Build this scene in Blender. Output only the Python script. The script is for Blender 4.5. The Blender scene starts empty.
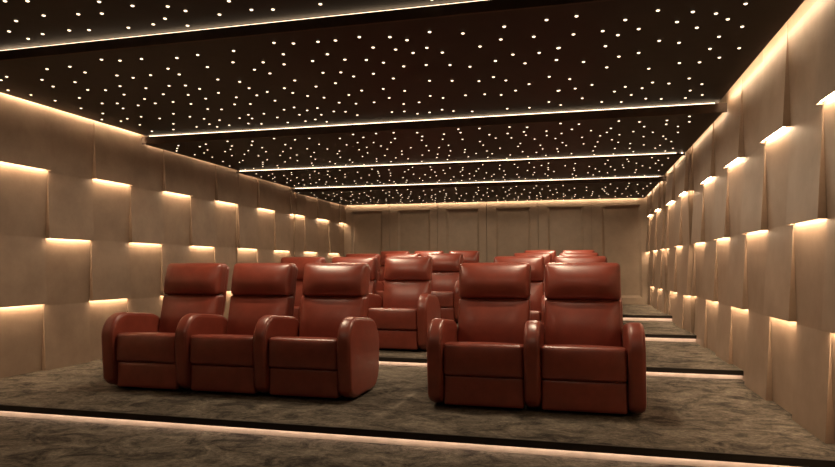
import bpy, bmesh, math, random
from mathutils import Vector
random.seed(11)
C = bpy.context.scene.collection
SC = bpy.context.scene

# ------------------------------------------------------------------ measured layout (metres)
XL, XR = -5.424, 1.460            # innermost plane of the wall panels (bottom edges)
D = 0.056                         # how far a panel's foot stands out from the wall
WL, WR = XL - .032, XR + .032           # wall planes
Z1, Z2, Z3 = 2.0916, 1.376, 0.685 # the three rows of panel feet
YF, YB = -1.6, 14.1               # front and back wall
BAY = [YF, 4.10, 6.968, 9.279, 11.283, YB]
CZ = [2.857, 2.762, 2.651, 2.603, 2.515]
STEP = [YF, 4.054, 6.656, 8.93, 11.0, YB]
FZ = [-0.098, 0.0, 0.092, 0.187, 0.285]
CAM_Z = 1.08
F_PX = 634.7
YAW, PITCH, ROLL = 0.2506, 0.0518, -0.0006

# ------------------------------------------------------------------ materials
def nodes(name):
    m = bpy.data.materials.new(name); m.use_nodes = True
    nt = m.node_tree
    return m, nt, nt.nodes['Principled BSDF']

def noise_mix(nt, c1, c2, scale, detail=4, rough=.6, lo=.35, hi=.65, stretch=(1, 1, 1), dist=0.0):
    tc = nt.nodes.new('ShaderNodeTexCoord'); mp = nt.nodes.new('ShaderNodeMapping')
    mp.inputs['Scale'].default_value = stretch
    nz = nt.nodes.new('ShaderNodeTexNoise')
    nz.inputs['Scale'].default_value = scale; nz.inputs['Detail'].default_value = detail
    nz.inputs['Roughness'].default_value = rough; nz.inputs['Distortion'].default_value = dist
    rp = nt.nodes.new('ShaderNodeValToRGB')
    rp.color_ramp.elements[0].position = lo; rp.color_ramp.elements[0].color = (*c1, 1)
    rp.color_ramp.elements[1].position = hi; rp.color_ramp.elements[1].color = (*c2, 1)
    nt.links.new(tc.outputs['Object'], mp.inputs['Vector'])
    nt.links.new(mp.outputs['Vector'], nz.inputs['Vector'])
    nt.links.new(nz.outputs['Fac'], rp.inputs['Fac'])
    return rp.outputs['Color'], nz.outputs['Fac'], mp

def bump(nt, b, scale, strength, dist=.01, detail=3, mp=None):
    nz = nt.nodes.new('ShaderNodeTexNoise'); nz.inputs['Scale'].default_value = scale
    nz.inputs['Detail'].default_value = detail
    bp = nt.nodes.new('ShaderNodeBump'); bp.inputs['Strength'].default_value = strength
    bp.inputs['Distance'].default_value = dist
    if mp: nt.links.new(mp.outputs['Vector'], nz.inputs['Vector'])
    nt.links.new(nz.outputs['Fac'], bp.inputs['Height'])
    nt.links.new(bp.outputs['Normal'], b.inputs['Normal'])

def m_leather():
    m, nt, b = nodes('red_brown_leather')
    col, fac, mp = noise_mix(nt, LEATHER[0], LEATHER[1], 9, 5, .6, .3, .7)
    nt.links.new(col, b.inputs['Base Color'])
    b.inputs['Roughness'].default_value = .34
    b.inputs['Specular IOR Level'].default_value = .62
    bump(nt, b, 260, .12, .002, 3, mp)
    return m
def m_panel():
    m, nt, b = nodes('suede_panel')
    col, fac, mp = noise_mix(nt, PANEL[0], PANEL[1], 3.0, 6, .62, .3, .7)
    nt.links.new(col, b.inputs['Base Color'])
    b.inputs['Roughness'].default_value = .5
    b.inputs['Specular IOR Level'].default_value = .35
    bump(nt, b, 40, .06, .003, 4, mp)
    return m
def m_carpet():
    m, nt, b = nodes('mottled_carpet')
    col, fac, mp = noise_mix(nt, CARPET[0], CARPET[1], 3.6, 10, .74, .38, .64, (1, 1.3, 1), .9)
    col2, fac2, mp2 = noise_mix(nt, (.60, .60, .60), (1.4, 1.37, 1.3), 34, 6, .75, .34, .66)
    mx = nt.nodes.new('ShaderNodeMix'); mx.data_type = 'RGBA'; mx.blend_type = 'MULTIPLY'
    mx.inputs['Factor'].default_value = 1
    nt.links.new(col, mx.inputs['A']); nt.links.new(col2, mx.inputs['B'])
    nt.links.new(mx.outputs['Result'], b.inputs['Base Color'])
    b.inputs['Roughness'].default_value = .95
    b.inputs['Specular IOR Level'].default_value = .1
    bump(nt, b, 160, .5, .012, 4, mp)
    return m
def m_plain(name, col, rough=.5, spec=.4, vary=.12, scale=8):
    m, nt, b = nodes(name)
    lo = tuple(c * (1 - vary) for c in col); hi = tuple(c * (1 + vary) for c in col)
    c, f, mp = noise_mix(nt, lo, hi, scale)
    nt.links.new(c, b.inputs['Base Color'])
    b.inputs['Roughness'].default_value = rough; b.inputs['Specular IOR Level'].default_value = spec
    return m
def m_emit(name, col, s, sample=True):
    m, nt, b = nodes(name)
    b.inputs['Base Color'].default_value = (0, 0, 0, 1)
    b.inputs['Specular IOR Level'].default_value = 0
    b.inputs['Emission Color'].default_value = (*col, 1)
    b.inputs['Emission Strength'].default_value = s
    if not sample: m.cycles.emission_sampling = 'NONE'
    return m

LEATHER = [(.170, .033, .020), (.225, .047, .029)]
PANEL = [(.23, .160, .112), (.32, .229, .164)]
CARPET = [(.029, .024, .020), (.172, .147, .118)]
WARM = (1.0, .71, .45)
M = dict(
    leather=m_leather(), panel=m_panel(), carpet=m_carpet(),
    seam=m_plain('leather_seam', (.17, .034, .020), .42, .4),
    black=m_plain('black_ceiling_felt', (.024, .0175, .0145), .52, .25),
    fascia=m_plain('dark_brown_fascia', (.10, .074, .060), .7, .2),
    base=m_plain('black_plinth', (.012, .010, .009), .7, .2),
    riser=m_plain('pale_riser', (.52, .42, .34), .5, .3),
    nosing=m_plain('dark_step_nosing', (.020, .015, .011), .7, .2),
    plaster=m_plain('taupe_wall_backing', (.24, .175, .125), .7, .3, .06),
    backp=m_plain('taupe_back_panel', (.29, .222, .165), .55, .3, .07, 5),
    led=m_emit('ledge_light', WARM, 68),
    cove=m_emit('cove_light', WARM, 34), cove_left=m_emit('left_cove_light', WARM, 75),
    beam=m_emit('beam_light', (1.0, .72, .46), 5),
    step=m_emit('step_light', (1.0, .74, .56), 15),
    cove_dim=m_emit('dim_cove_light', WARM, 20),
    backled=m_emit('back_cove_light', WARM, 50),
    star=m_emit('star_point', (1.0, .76, .50), 3.0, False),
)

# ------------------------------------------------------------------ helpers
def obj(name, bm, mat, parent=None, smooth=False, label=None):
    me = bpy.data.meshes.new(name); 
    bmesh.ops.recalc_face_normals(bm, faces=bm.faces)
    bm.to_mesh(me); bm.free()
    me.materials.append(mat)
    if smooth:
        for p in me.polygons: p.use_smooth = True
    o = bpy.data.objects.new(name, me); C.objects.link(o)
    if parent: o.parent = parent
    if label: o['label'] = label
    return o
def struct(o): o['kind'] = 'structure'; return o
def box(bm, x0, x1, y0, y1, z0, z1):
    v = [bm.verts.new((x, y, z)) for x in (x0, x1) for y in (y0, y1) for z in (z0, z1)]
    for f in ((0, 1, 3, 2), (4, 6, 7, 5), (0, 4, 5, 1), (2, 3, 7, 6), (0, 2, 6, 4), (1, 5, 7, 3)):
        bm.faces.new([v[i] for i in f])
    return v
def boxobj(name, b, mat, parent=None, label=None):
    bm = bmesh.new(); box(bm, *b); return obj(name, bm, mat, parent, label=label)

def ticks(h, r, n):
    s = [h - r + r * math.sin(math.pi / 2 * i / n) for i in range(n + 1)]
    inner = [(h - r) * k / 4 for k in (0, 1, 2, 3)]
    pos = inner + s
    return sorted(set([-round(p, 6) for p in pos] + [round(p, 6) for p in pos]))
def pillow(bm, x0, x1, y0, y1, z0, z1, r, front=0.0, top=0.0, back=0.0, shape=None, n=5):
    """A cushion: rounded box whose front (-y) and top bulge; shape() bends it afterwards."""
    cx, cy, cz = (x0 + x1) / 2, (y0 + y1) / 2, (z0 + z1) / 2
    h = ((x1 - x0) / 2, (y1 - y0) / 2, (z1 - z0) / 2)
    T = [ticks(h[i], min(r, h[i] * .96), n) for i in range(3)]
    N = [len(t) for t in T]; cache = {}
    def vert(i, j, k):
        key = (i, j, k)
        if key in cache: return cache[key]
        p = [T[0][i], T[1][j], T[2][k]]
        c = [max(-(h[a] - rr[a]), min(h[a] - rr[a], p[a])) for a in range(3)]
        d = [p[a] - c[a] for a in range(3)]
        L = math.sqrt(sum((d[a]) ** 2 for a in range(3)))
        if L > 1e-9:
            rad = min(rr)
            p = [c[a] + d[a] / L * rad for a in range(3)]
        u, w, q = p[0] / h[0], p[1] / h[1], p[2] / h[2]
        dy = -front * (1 - u ** 6) * (1 - q * q) * (w < 0) * abs(w) + back * (1 - u * u) * (1 - q * q) * (w > 0) * w
        dz = top * (1 - u * u) * (1 - w * w) * (q > 0) * q
        P = Vector((cx + p[0], cy + p[1] + dy, cz + p[2] + dz))
        if shape: P = shape(P)
        cache[key] = bm.verts.new(P); return cache[key]
    rr = [min(r, h[a] * .96) for a in range(3)]
    def face(a, b, c, d):
        vs = [vert(*q) for q in (a, b, c, d)]
        if len(set(vs)) == 4: bm.faces.new(vs)
    for i in range(N[0] - 1):
        for j in range(N[1] - 1):
            for k in (0, N[2] - 1): face((i, j, k), (i + 1, j, k), (i + 1, j + 1, k), (i, j + 1, k))
        for k in range(N[2] - 1):
            for j in (0, N[1] - 1): face((i, j, k), (i + 1, j, k), (i + 1, j, k + 1), (i, j, k + 1))
    for j in range(N[1] - 1):
        for k in range(N[2] - 1):
            for i in (0, N[0] - 1): face((i, j, k), (i, j + 1, k), (i, j + 1, k + 1), (i, j, k + 1))

def tube(bm, pts, r, closed=False, sides=6):
    pts = [Vector(p) for p in pts]; n = len(pts); rings = []
    for i, p in enumerate(pts):
        a = pts[(i - 1) % n] if (closed or i) else p
        b = pts[(i + 1) % n] if (closed or i < n - 1) else p
        t = (b - a).normalized()
        u = t.cross(Vector((1, 0, 0)))
        if u.length < 1e-4: u = t.cross(Vector((0, 0, 1)))
        u.normalize(); w = t.cross(u)
        rings.append([bm.verts.new(p + r * (u * math.cos(2 * math.pi * k / sides) + w * math.sin(2 * math.pi * k / sides))) for k in range(sides)])
    for i in range(n if closed else n - 1):
        A, B = rings[i], rings[(i + 1) % n]
        for k in range(sides): bm.faces.new((A[k], A[(k + 1) % sides], B[(k + 1) % sides], B[k]))
    if not closed:
        bm.faces.new(rings[0]); bm.faces.new(rings[-1][::-1])

# ------------------------------------------------------------------ camera
cd = bpy.data.cameras.new('camera'); co = bpy.data.objects.new('camera', cd); C.objects.link(co)
co.location = (0, 0, CAM_Z); co.rotation_mode = 'XYZ'
co.rotation_euler = (math.pi / 2 + PITCH, 0, YAW)
cd.sensor_width = 36; cd.sensor_fit = 'HORIZONTAL'; cd.lens = F_PX / 835 * 36
cd.clip_start = .05
SC.camera = co
cp, sp, ct, st = math.cos(PITCH), math.sin(PITCH), math.cos(YAW), math.sin(YAW)
FWD = Vector((-st * cp, ct * cp, sp)); RGT = Vector((ct, st, 0)); UPV = RGT.cross(FWD)
def on_ceiling(px, py, z):
    """where a star read off the photograph sits on the ceiling panel at height z"""
    d = FWD + RGT * ((px - 417.5) / F_PX) + UPV * ((233.5 - py) / F_PX)
    t = (z - CAM_Z) / d.z
    return d.x * t, d.y * t

# ------------------------------------------------------------------ floor: five carpeted platforms with lit risers
for i in range(5):
    y0, y1, z = STEP[i], STEP[i + 1], FZ[i]
    bm = bmesh.new()
    ys = y0 if i == 0 else y0 + .05
    box(bm, WL, WR, ys, y1 + (.12 if i < 4 else 0), -.4, z - (0 if i == 0 else .002))
    if i: box(bm, WL, WR, y0 + .012, y0 + .06, z - .04, z - .002)
    f = struct(obj('floor', bm, M['carpet']))
    if i:
        bm = bmesh.new(); tube(bm, [(XL + .0, y0 + .012, z - .024), (XR, y0 + .012, z - .024)], .001)
        bm.free()
        boxobj('step_nosing', (WL, WR, y0, y0 + .014, z - .046, z - .0), M['nosing'], f, 'dark brown step edge')
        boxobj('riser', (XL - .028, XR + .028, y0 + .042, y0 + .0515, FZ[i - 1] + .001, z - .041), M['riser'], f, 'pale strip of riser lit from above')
        boxobj('light_strip', (XL - .01, XR + .01, y0 + .016, y0 + .026, z - .046, z - .041), M['step'], f, 'warm light strip under the step edge')

# ------------------------------------------------------------------ walls of tilted panels with a light strip under every foot
LEFT = [5.500 + .637 * k for k in range(-11, 14)] + [YB]
LODD = [(k % 2) != 0 for k in range(-11, 15)]                     # True: columns whose feet are at Z1 and Z3
RIGHT = [3.80 - .645 * k for k in range(8, 0, -1)] + [3.80, 4.44, 5.075, 5.725, 6.42, 7.085, 7.73, 8.42, 9.12, 9.82, 10.44, 11.24, 11.84, 12.51, 13.11, 13.77, YB]
RODD = [(k % 2) == 0 for k in range(-8, 17)]
SECT = {-1: [(YF, 0), (9.31, .03), (11.42, .05)], 1: [(YF, 0), (9.22, .055), (11.5, .10)]}
def off(side, y):
    return [d for s, d in SECT[side] if y >= s - 1e-6][-1]
def floor_at(y): return FZ[max(i for i in range(5) if y >= STEP[i] - 1e-6)]
def ceil_at(y): return CZ[max(i for i in range(5) if y >= BAY[i] - 1e-6)]

def wall(side):
    W = WL if side < 0 else WR; name = 'wall_left' if side < 0 else 'wall_right'
    bm = bmesh.new()
    sec = SECT[side] + [(YB + .1, 0)]
    for (s, d), (e, _) in zip(sec, sec[1:]):
        a, b = W - side * d, W + side * .3
        box(bm, min(a, b), max(a, b), s, e, -.5, 3.15)
    w = struct(obj(name, bm, M['plaster']))
    edges, odd = (LEFT, LODD) if side < 0 else (RIGHT, RODD)
    for n in range(len(edges) - 1):
        cuts = [edges[n]] + [s for s, _ in SECT[side] if edges[n] + .03 < s < edges[n + 1] - .03] + [edges[n + 1]]
        for ya, yb in zip(cuts, cuts[1:]):
            P = W - side * off(side, (ya + yb) / 2)
            feet = [Z3 - 1.4066, Z3, Z1] if odd[n] else [Z2 - 1.4066, Z2]
            fl = min(floor_at(ya), floor_at(yb)); top_lim = 3.0
            for zf in feet:
                zt = zf + 1.4066
                lo, hi = max(zf, fl - .03), min(zt, top_lim)
                if hi - lo < .05: continue
                zm = zf + .70                                             # flat upper half, flared lower half
                th = lambda z: .004 + (D - .004) * max(0, (zm - z) / (zm - zf))
                bm = bmesh.new(); g = .0015; gap = .012 if zf == lo else 0
                lit = zf == lo and zf > fl + .1
                xs = ([(P - side * .001, lo + .024), (P - side * (D - .008), lo + .024), (P - side * (D - .008), lo)] if lit else []) + [(P - side * th(lo), lo)] + ([(P - side * th(zm), zm)] if lo < zm < hi else []) + [(P - side * th(hi), hi - .004), (P + side * .001, hi - .004)] + ([(P + side * .001, lo + .024)] if lit else [(P + side * .001, lo)])
                A = [bm.verts.new((x, ya + g, z)) for x, z in xs]; B = [bm.verts.new((x, yb - g, z)) for x, z in xs]
                bm.faces.new(A); bm.faces.new(B[::-1])
                for q in range(len(xs)): bm.faces.new((A[q], B[q], B[(q + 1) % len(xs)], A[(q + 1) % len(xs)]))
                bmesh.ops.recalc_face_normals(bm, faces=bm.faces)
                if lit:                                                   # closed ends of the light channel
                    for q in (ya + g + .0004, yb - g - .0064):
                        box(bm, *sorted((P - side * .002, P - side * (D - .004))), q, q + .006, lo + .0004, lo + .026)
                bmesh.ops.bevel(bm, geom=[e for e in bm.edges], offset=.0015, segments=1, affect='EDGES')
                p = obj('wall_panel', bm, M['panel'], w)
                if lit and yb > 1.6:
                    x0, x1 = P - side * .016, P - side * .042
                    boxobj('light_strip', (min(x0, x1), max(x0, x1), ya + .012, yb - .012, zf + .017, zf + .0235), M['led'], p, 'warm light strip under the panel foot')
    return w
wall(-1); wall(1)

# back wall: six recessed panels
bm = bmesh.new(); box(bm, WL - .3, WR + .3, YB + .06, YB + .3, -.5, 3.15)
wb = struct(obj('wall_back', bm, M['plaster']))
SEAM = [XL + .0, -4.287, -3.138, -2.014, -.88, .251, 1.43]
for a, b in zip(SEAM, SEAM[1:]):
    x0, x1, z0, z1 = a + .004, b - .004, FZ[4] - .02, 2.9
    ia, ib = a + (b - a) * .18, b - (b - a) * .15; iz0, iz1 = .42, 2.375; c = .05
    bm = bmesh.new()
    def ring(xa, xb, za, zb, y): return [bm.verts.new(q) for q in ((xa, y, za), (xb, y, za), (xb, y, zb), (xa, y, zb))]
    R = [ring(x0, x1, z0, z1, YB + .06), ring(x0, x1, z0, z1, YB), ring(ia, ib, iz0, iz1, YB), ring(ia + c, ib - c, iz0 + c, iz1 - c * .9, YB + .035)]
    for p, q in zip(R, R[1:]):
        for k in range(4): bm.faces.new((p[k], p[(k + 1) % 4], q[(k + 1) % 4], q[k]))
    bm.faces.new(R[-1]); bm.faces.new(R[0][::-1])
    obj('wall_panel', bm, M['backp'], wb)
# front wall, behind the camera
struct(boxobj('wall_front', (WL - .3, WR + .3, YF - .2, YF, -.5, 3.15), M['plaster']))

# ------------------------------------------------------------------ ceiling: five star panels stepping down, a light line at each drop
struct(boxobj('ceiling', (WL - .3, WR + .3, YF - .2, YB + .3, 3.05, 3.2), M['black']))
for i in range(5):
    y0, y1, z = BAY[i], BAY[i + 1], CZ[i]
    cove = i < 2
    if i == 0: xa, xb = XL + .035, XR - .06
    elif i == 1: xa, xb = XL + .008, XR - .062
    else: xa, xb = XL + .004 + off(-1, y1 - .1), XR - .03 - off(1, y1 - .1)
    top = z + .07 if i == 0 else CZ[i - 1] - .018
    ye = y1 + .3 if i < 4 else YB - .07
    bm = bmesh.new()
    box(bm, xa, xb, y0, ye, z, z + .018)                                  # the star board
    c = struct(obj('ceiling', bm, M['black']))
    boxobj('fascia', (WL + .01 + off(-1, y0) if i else xa, XR + .01 - off(1, y0) if i else xb, y0 - .003, y0 + .02, z - .001, top), M['fascia'], c)
    if i: boxobj('light_strip', (XL + .07, XR - .10 - off(1, y0), y0 + .021, y0 + .030, top - .012, top + .013), M['beam'], c, 'glowing warm line above the ceiling step')
    if i:
        for side, x in ((-1, xa), (1, xb)):
            x0, x1 = x + side * .002, x + side * .020
            boxobj('light_strip', (min(x0, x1), max(x0, x1), y0 + .06, y1 - .01, z + .035, z + (.060 if cove else .045)), M[('cove_left' if side < 0 else 'cove') if cove else 'cove_dim'], c, 'warm cove light along the wall')
    if i == 4:
        boxobj('light_strip', (XL + .12, XR - .22, YB - .09, YB - .075, z + .03, z + .05), M['backled'], c, 'warm cove light along the back wall')

# ------------------------------------------------------------------ star lights
S = 2.975
ST0 = [(15,3),(82,3),(295,5),(394,17),(499,19),(681,3),(130,46),(233,42),(303,40),(552,32),(48,62),(653,43),(748,29),(812,28),(491,55),(456,72),(558,76),(27,93),(84,115),(127,101),(206,90),(265,89),(382,82)]
ST0b = [(120,12),(452,-2)]
ST1 = [(302,177),(357,180),(421,175),(526,172),(588,163),(695,151),(815,127),(693,185),(783,185),(208,198),(140,205),(253,215),(500,204),(533,221),(617,199),(757,207),(803,218),(20,228),(3,238),(125,237),(223,244),(348,224),(396,231),(448,223),(158,257),(261,267),(357,256),(434,262),(503,255),(552,254),(594,264),(648,236),(713,243),(741,262),(24,268),(92,282),(236,291),(314,268),(369,281),(430,294),(486,280),(560,282),(612,293),(650,276),(703,289),(764,283),(795,273),(818,299),(164,299),(241,322),(304,307),(349,307),(366,322),(411,313),(462,307),(515,303),(568,309),(618,324),(659,325),(698,310),(745,309),(306,337),(303,355),(360,360),(379,353),(420,347),(416,371),(475,352),(516,338),(516,368),(516,385),(565,347),(607,353),(653,357),(623,369),(646,377),(682,372),(585,377),(713,351),(739,341),(750,352),(785,338),(739,367),(778,368),(825,349),(452,390)]
ST1b = [(40,129),(113,124),(165,120),(236,110),(327,110),(378,119),(445,95),(544,99),(667,79),(793,59),(657,117),(755,109),(10,161),(97,181),(141,161),(193,177),(277,141),(257,178),(308,186),(344,147),(396,157),(437,142),(483,156),(595,138),(12,191),(368,197),(435,193),(506,193),(565,198),(641,181),(693,162),(729,188),(771,157),(827,143),(822,178),(128,216),(181,215),(219,227),(278,219),(44,239),(107,257),(165,247),(337,233),(445,240),(512,240),(592,241),(635,229),(672,239),(741,250),(801,228),(13,262),(38,276),(82,285),(131,290),(205,282),(243,269),(307,264),(371,270),(325,291),(280,304),(176,305),(226,308),(447,285),(485,291),(552,283),(609,280),(658,282),(701,269),(827,270),(368,309),(414,304),(12,326),(42,319),(81,328),(111,321),(58,341),(105,355),(123,341),(160,331),(195,332),(230,342),(333,333),(370,331),(409,338),(445,334),(482,326),(516,330),(572,331),(676,323),(742,320),(800,303),(23,364),(76,360),(139,362)]
ST1c = [(64,48),(306,31),(410,35),(479,40),(567,11),(209,59),(363,65),(514,57),(557,79),(55,102),(142,92),(187,104),(249,86),(422,82),(488,109),(548,143),(12,142),(150,137),(190,168),(249,157),(310,121),(369,127),(461,145),(489,171),(5,178),(85,184),(154,200),(279,204),(370,187),(430,185),(44,235),(12,269),(60,263),(110,252),(177,272),(209,258),(227,282),(259,262),(290,245),(339,248),(399,233),(437,250),(402,269),(438,282),(81,292),(139,303),(197,303),(270,293),(316,294),(388,291),(17,312)]
stars = [[], [], [], [], []]
for lst, x0, b in ((ST0, 0, 0), (ST0b, 280, 0), (ST1, 0, 1), (ST1b, 280, 1), (ST1c, 555, 1)):
    for (u, v) in lst:
        x, y = on_ceiling(x0 + u / S, v / S, CZ[b])
        if y < BAY[b + 1] - .035 and XL + .06 < x < XR - .09: stars[b].append((x, y))
for b, n in ((2, 185), (3, 160), (4, 190)):
    tries = 0
    while len(stars[b]) < n and tries < 60000:
        tries += 1
        x = random.uniform(XL + .12, XR - .2); y = random.uniform(BAY[b] + .06, BAY[b + 1] - .06)
        if all((x - q[0]) ** 2 + (y - q[1]) ** 2 > .19 ** 2 for q in stars[b]): stars[b].append((x, y))
def dome(bm, x, y, z, r, seg=8):
    rings = [[bm.verts.new((x + r * math.cos(a) * math.cos(2 * math.pi * k / seg), y + r * math.cos(a) * math.sin(2 * math.pi * k / seg), z - .6 * r * math.sin(a))) for k in range(seg)] for a in (0, .6, 1.1)]
    t = bm.verts.new((x, y, z - .6 * r))
    for A, B in zip(rings, rings[1:]):
        for k in range(seg): bm.faces.new((A[k], A[(k + 1) % seg], B[(k + 1) % seg], B[k]))
    for k in range(seg): bm.faces.new((rings[-1][k], rings[-1][(k + 1) % seg], t))
    bm.faces.new(rings[0])
R_STAR = .0132
bm = bmesh.new(); dome(bm, 0, 0, 0, R_STAR); s0 = obj('star_spotlight', bm, M['star'])
PLACE = ['in the topmost black ceiling panel', 'in the large black ceiling panel over the front recliners', 'in the black ceiling panel over the second row']
count = 0; rest = []
for b in range(5):
    for (x, y) in sorted(stars[b], key=lambda q: q[1]):
        if count < 298 and b < 3:
            o = s0 if count == 0 else s0.copy()
            if count: C.objects.link(o)
            o.location = (x, y, CZ[b] + .0008)
            o['label'] = 'tiny warm white star light ' + PLACE[b]; o['category'] = 'star light'
            o['group'] = 'star lights ' + PLACE[b]; count += 1
        else: rest.append((x, y, CZ[b]))
bm = bmesh.new()
for x, y, z in rest: dome(bm, x, y, z + .0008, .0115, 6)
o = obj('star_spotlights', bm, M['star'])
o['kind'] = 'stuff'; o['label'] = 'scatter of tiny star lights in the far ceiling panels'; o['category'] = 'star lights'

# ------------------------------------------------------------------ recliners
PITCH_X, ARM_W = .733, .124
def lean(P):                                                        # backrest slope
    return Vector((P.x, P.y + (P.z - .48) * .20, P.z))
def seat_shape(P):                                                  # seat falls a little to the back
    return Vector((P.x, P.y, P.z - .13 * max(0, P.y - .10) * (P.z > .35)))
def arm_profile():
    pts = []
    def arc(cy, cz, r, a0, a1, n, ry=None):
        for i in range(n + 1):
            a = math.radians(a0 + (a1 - a0) * i / n)
            pts.append((cy + (ry or r) * math.cos(a), cz + r * math.sin(a)))
    arc(.165, .465, .200, 180, 90, 10, .185)       # front top
    arc(.47, .44, .195, 72, 40, 4, .26)            # slopes to the back
    arc(.66, .40, .13, 60, 0, 5, .10)
    arc(.58, .185, .165, 0, -90, 6, .17)            # back bottom
    arc(.20, .135, .115, -90, -165, 6, .19)         # front bottom tucks under
    return pts
def arm_bm(xc):
    prof = arm_profile(); n = len(prof); r = .030
    nrm = []
    for i in range(n):
        a, b = prof[i - 1], prof[(i + 1) % n]
        t = Vector((b[0] - a[0], b[1] - a[1])); t.normalize(); nrm.append((-t.y, t.x))
    cen = (.38, .35)
    if (nrm[0][0] * (prof[0][0] - cen[0]) + nrm[0][1] * (prof[0][1] - cen[1])) < 0: nrm = [(-a, -b) for a, b in nrm]
    bm = bmesh.new(); rings = []
    h = ARM_W / 2 - .002
    for k in range(-10, 11):
        if abs(k) <= 4: x = (h - r) * k / 4; e = 0
        else:
            a = math.pi / 2 * (abs(k) - 4) / 6; x = math.copysign(h - r + r * math.sin(a), k); e = r * (1 - math.cos(a))
        e += -.006 * (1 - (x / h) ** 2)
        rings.append([bm.verts.new((xc + x, p[0] - q[0] * e, p[1] - q[1] * e)) for p, q in zip(prof, nrm)])
    for A, B in zip(rings, rings[1:]):
        for i in range(n): bm.faces.new((A[i], A[(i + 1) % n], B[(i + 1) % n], B[i]))
    bm.faces.new(rings[0][::-1]); bm.faces.new(rings[-1])
    pip = bmesh.new()
    for s in (-1, 1):
        e = r * .32
        tube(pip, [(xc + s * (h - r * .30), p[0] - q[0] * e, p[1] - q[1] * e) for p, q in zip(prof, nrm)], .0035, True, 5)
    return bm, pip

def recliner(name, both):
    t = bpy.data.objects.new(name, None); C.objects.link(t); t.empty_display_size = .2
    hw = PITCH_X / 2 - ARM_W / 2 - .003
    boxobj('plinth', (-hw + .02, hw - .02, .14, .66, .001, .06), M['base'], t, 'black recessed plinth')
    bm = bmesh.new(); pillow(bm, -hw, hw, .05, .24, .026, .2515, .018, front=.010); obj('footrest', bm, M['leather'], t, True)
    bm = bmesh.new(); pillow(bm, -hw, hw, .022, .66, .2525, .497, .026, front=.018, top=.010, shape=seat_shape); obj('seat_cushion', bm, M['leather'], t, True)
    bm = bmesh.new(); pillow(bm, -hw - .001, hw + .001, .60, .72, .40, .806, .022, front=.045, shape=lean); obj('backrest', bm, M['leather'], t, True)
    hh = .306
    bm = bmesh.new(); pillow(bm, -hh, hh, .585, .72, .8065, 1.110, .036, front=.058, top=.004, shape=lean); obj('headrest', bm, M['leather'], t, True)
    bm = bmesh.new(); pillow(bm, -hh + .012, hh - .012, .69, .775, .10, 1.085, .035, shape=lambda P: Vector((P.x, P.y + max(0, P.z - .42) * .20, P.z))); obj('back_panel', bm, M['leather'], t, True)
    for s in ((-1, 1) if both else (1,)):
        bm, pip = arm_bm(s * PITCH_X / 2)
        a = obj('armrest', bm, M['leather'], t, True)
        obj('piping', pip, M['seam'], a, True)
    return t
def copy_tree(o, parent=None):
    c = o.copy(); C.objects.link(c)
    if parent: c.parent = parent
    for ch in list(o.children): copy_tree(ch, c)
    return c
two_arm = recliner('recliner', True); one_arm = recliner('recliner', False)
ROWN = ['front row', 'second row', 'third row', 'back row']
ROWY = [4.75, 7.10, 9.75, 11.95]
TRIO = [-4.018, -3.965, -4.05, -4.11]; PAIR = [-1.085, -1.095, -1.118, -1.129]
first = {True: two_arm, False: one_arm}; used = {True: False, False: False}
def put(both, x, y, z, label, group):
    src = first[both]
    o = copy_tree(src) if used[both] else src
    used[both] = True
    o.location = (x, y, z)
    o['label'] = label; o['category'] = 'recliner'; o['group'] = group
for r in range(4):
    for k in range(3):
        lab = ['red brown leather recliner at the wall end of the %s group of three',
               'middle red brown leather recliner of the %s group of three',
               'red brown leather recliner at the aisle end of the %s group of three'][k] % ROWN[r]
        put(k == 0, TRIO[r] + PITCH_X * (k + .5), ROWY[r], FZ[r + 1], lab, 'recliners in the groups of three')
    for k in range(2):
        lab = ['red brown leather recliner on the aisle side of the %s pair',
               'red brown leather recliner on the wall side of the %s pair'][k] % ROWN[r]
        put(k == 0, PAIR[r] + PITCH_X * (k + .5), ROWY[r], FZ[r + 1], lab, 'recliners in the pairs')

# ------------------------------------------------------------------ downlights among the stars, one over each group of seats, plus added fill lamps
def spot(x, y, z, w, ang=179, blend=.25):
    l = bpy.data.lights.new('downlight_or_fill', 'SPOT'); l.energy = w; l.color = (1.0, .77, .53)
    l.spot_size = math.radians(ang); l.spot_blend = blend; l.shadow_soft_size = .05
    o = bpy.data.objects.new('downlight_or_fill', l); C.objects.link(o); o.location = (x, y, z - .03)
for r in range(4):
    y = ROWY[r] + .55; z = CZ[r + 1] if r else CZ[1]
    z = ceil_at(y)
    for x in (TRIO[r] + 1.1, PAIR[r] + .733):
        spot(x, y, z, 125, 120, 1.0); spot(x, y - .42, z, 50)  # narrow lamp over the seats, then an added wide fill for the walls

for x in (-3.0, -.4): spot(x, 1.6, CZ[0], 26)                       # added fill lamps out of view, brightening the chair fronts

# ------------------------------------------------------------------ world and view
w = bpy.data.worlds.new('world'); SC.world = w; w.use_nodes = True
w.node_tree.nodes['Background'].inputs['Color'].default_value = (0, 0, 0, 1)
w.node_tree.nodes['Background'].inputs['Strength'].default_value = 0
vs = SC.view_settings
SC.display_settings.display_device = 'sRGB'
vs.view_transform = 'Standard'; vs.look = 'None'; vs.gamma = 1; vs.exposure = 0; vs.use_curve_mapping = False
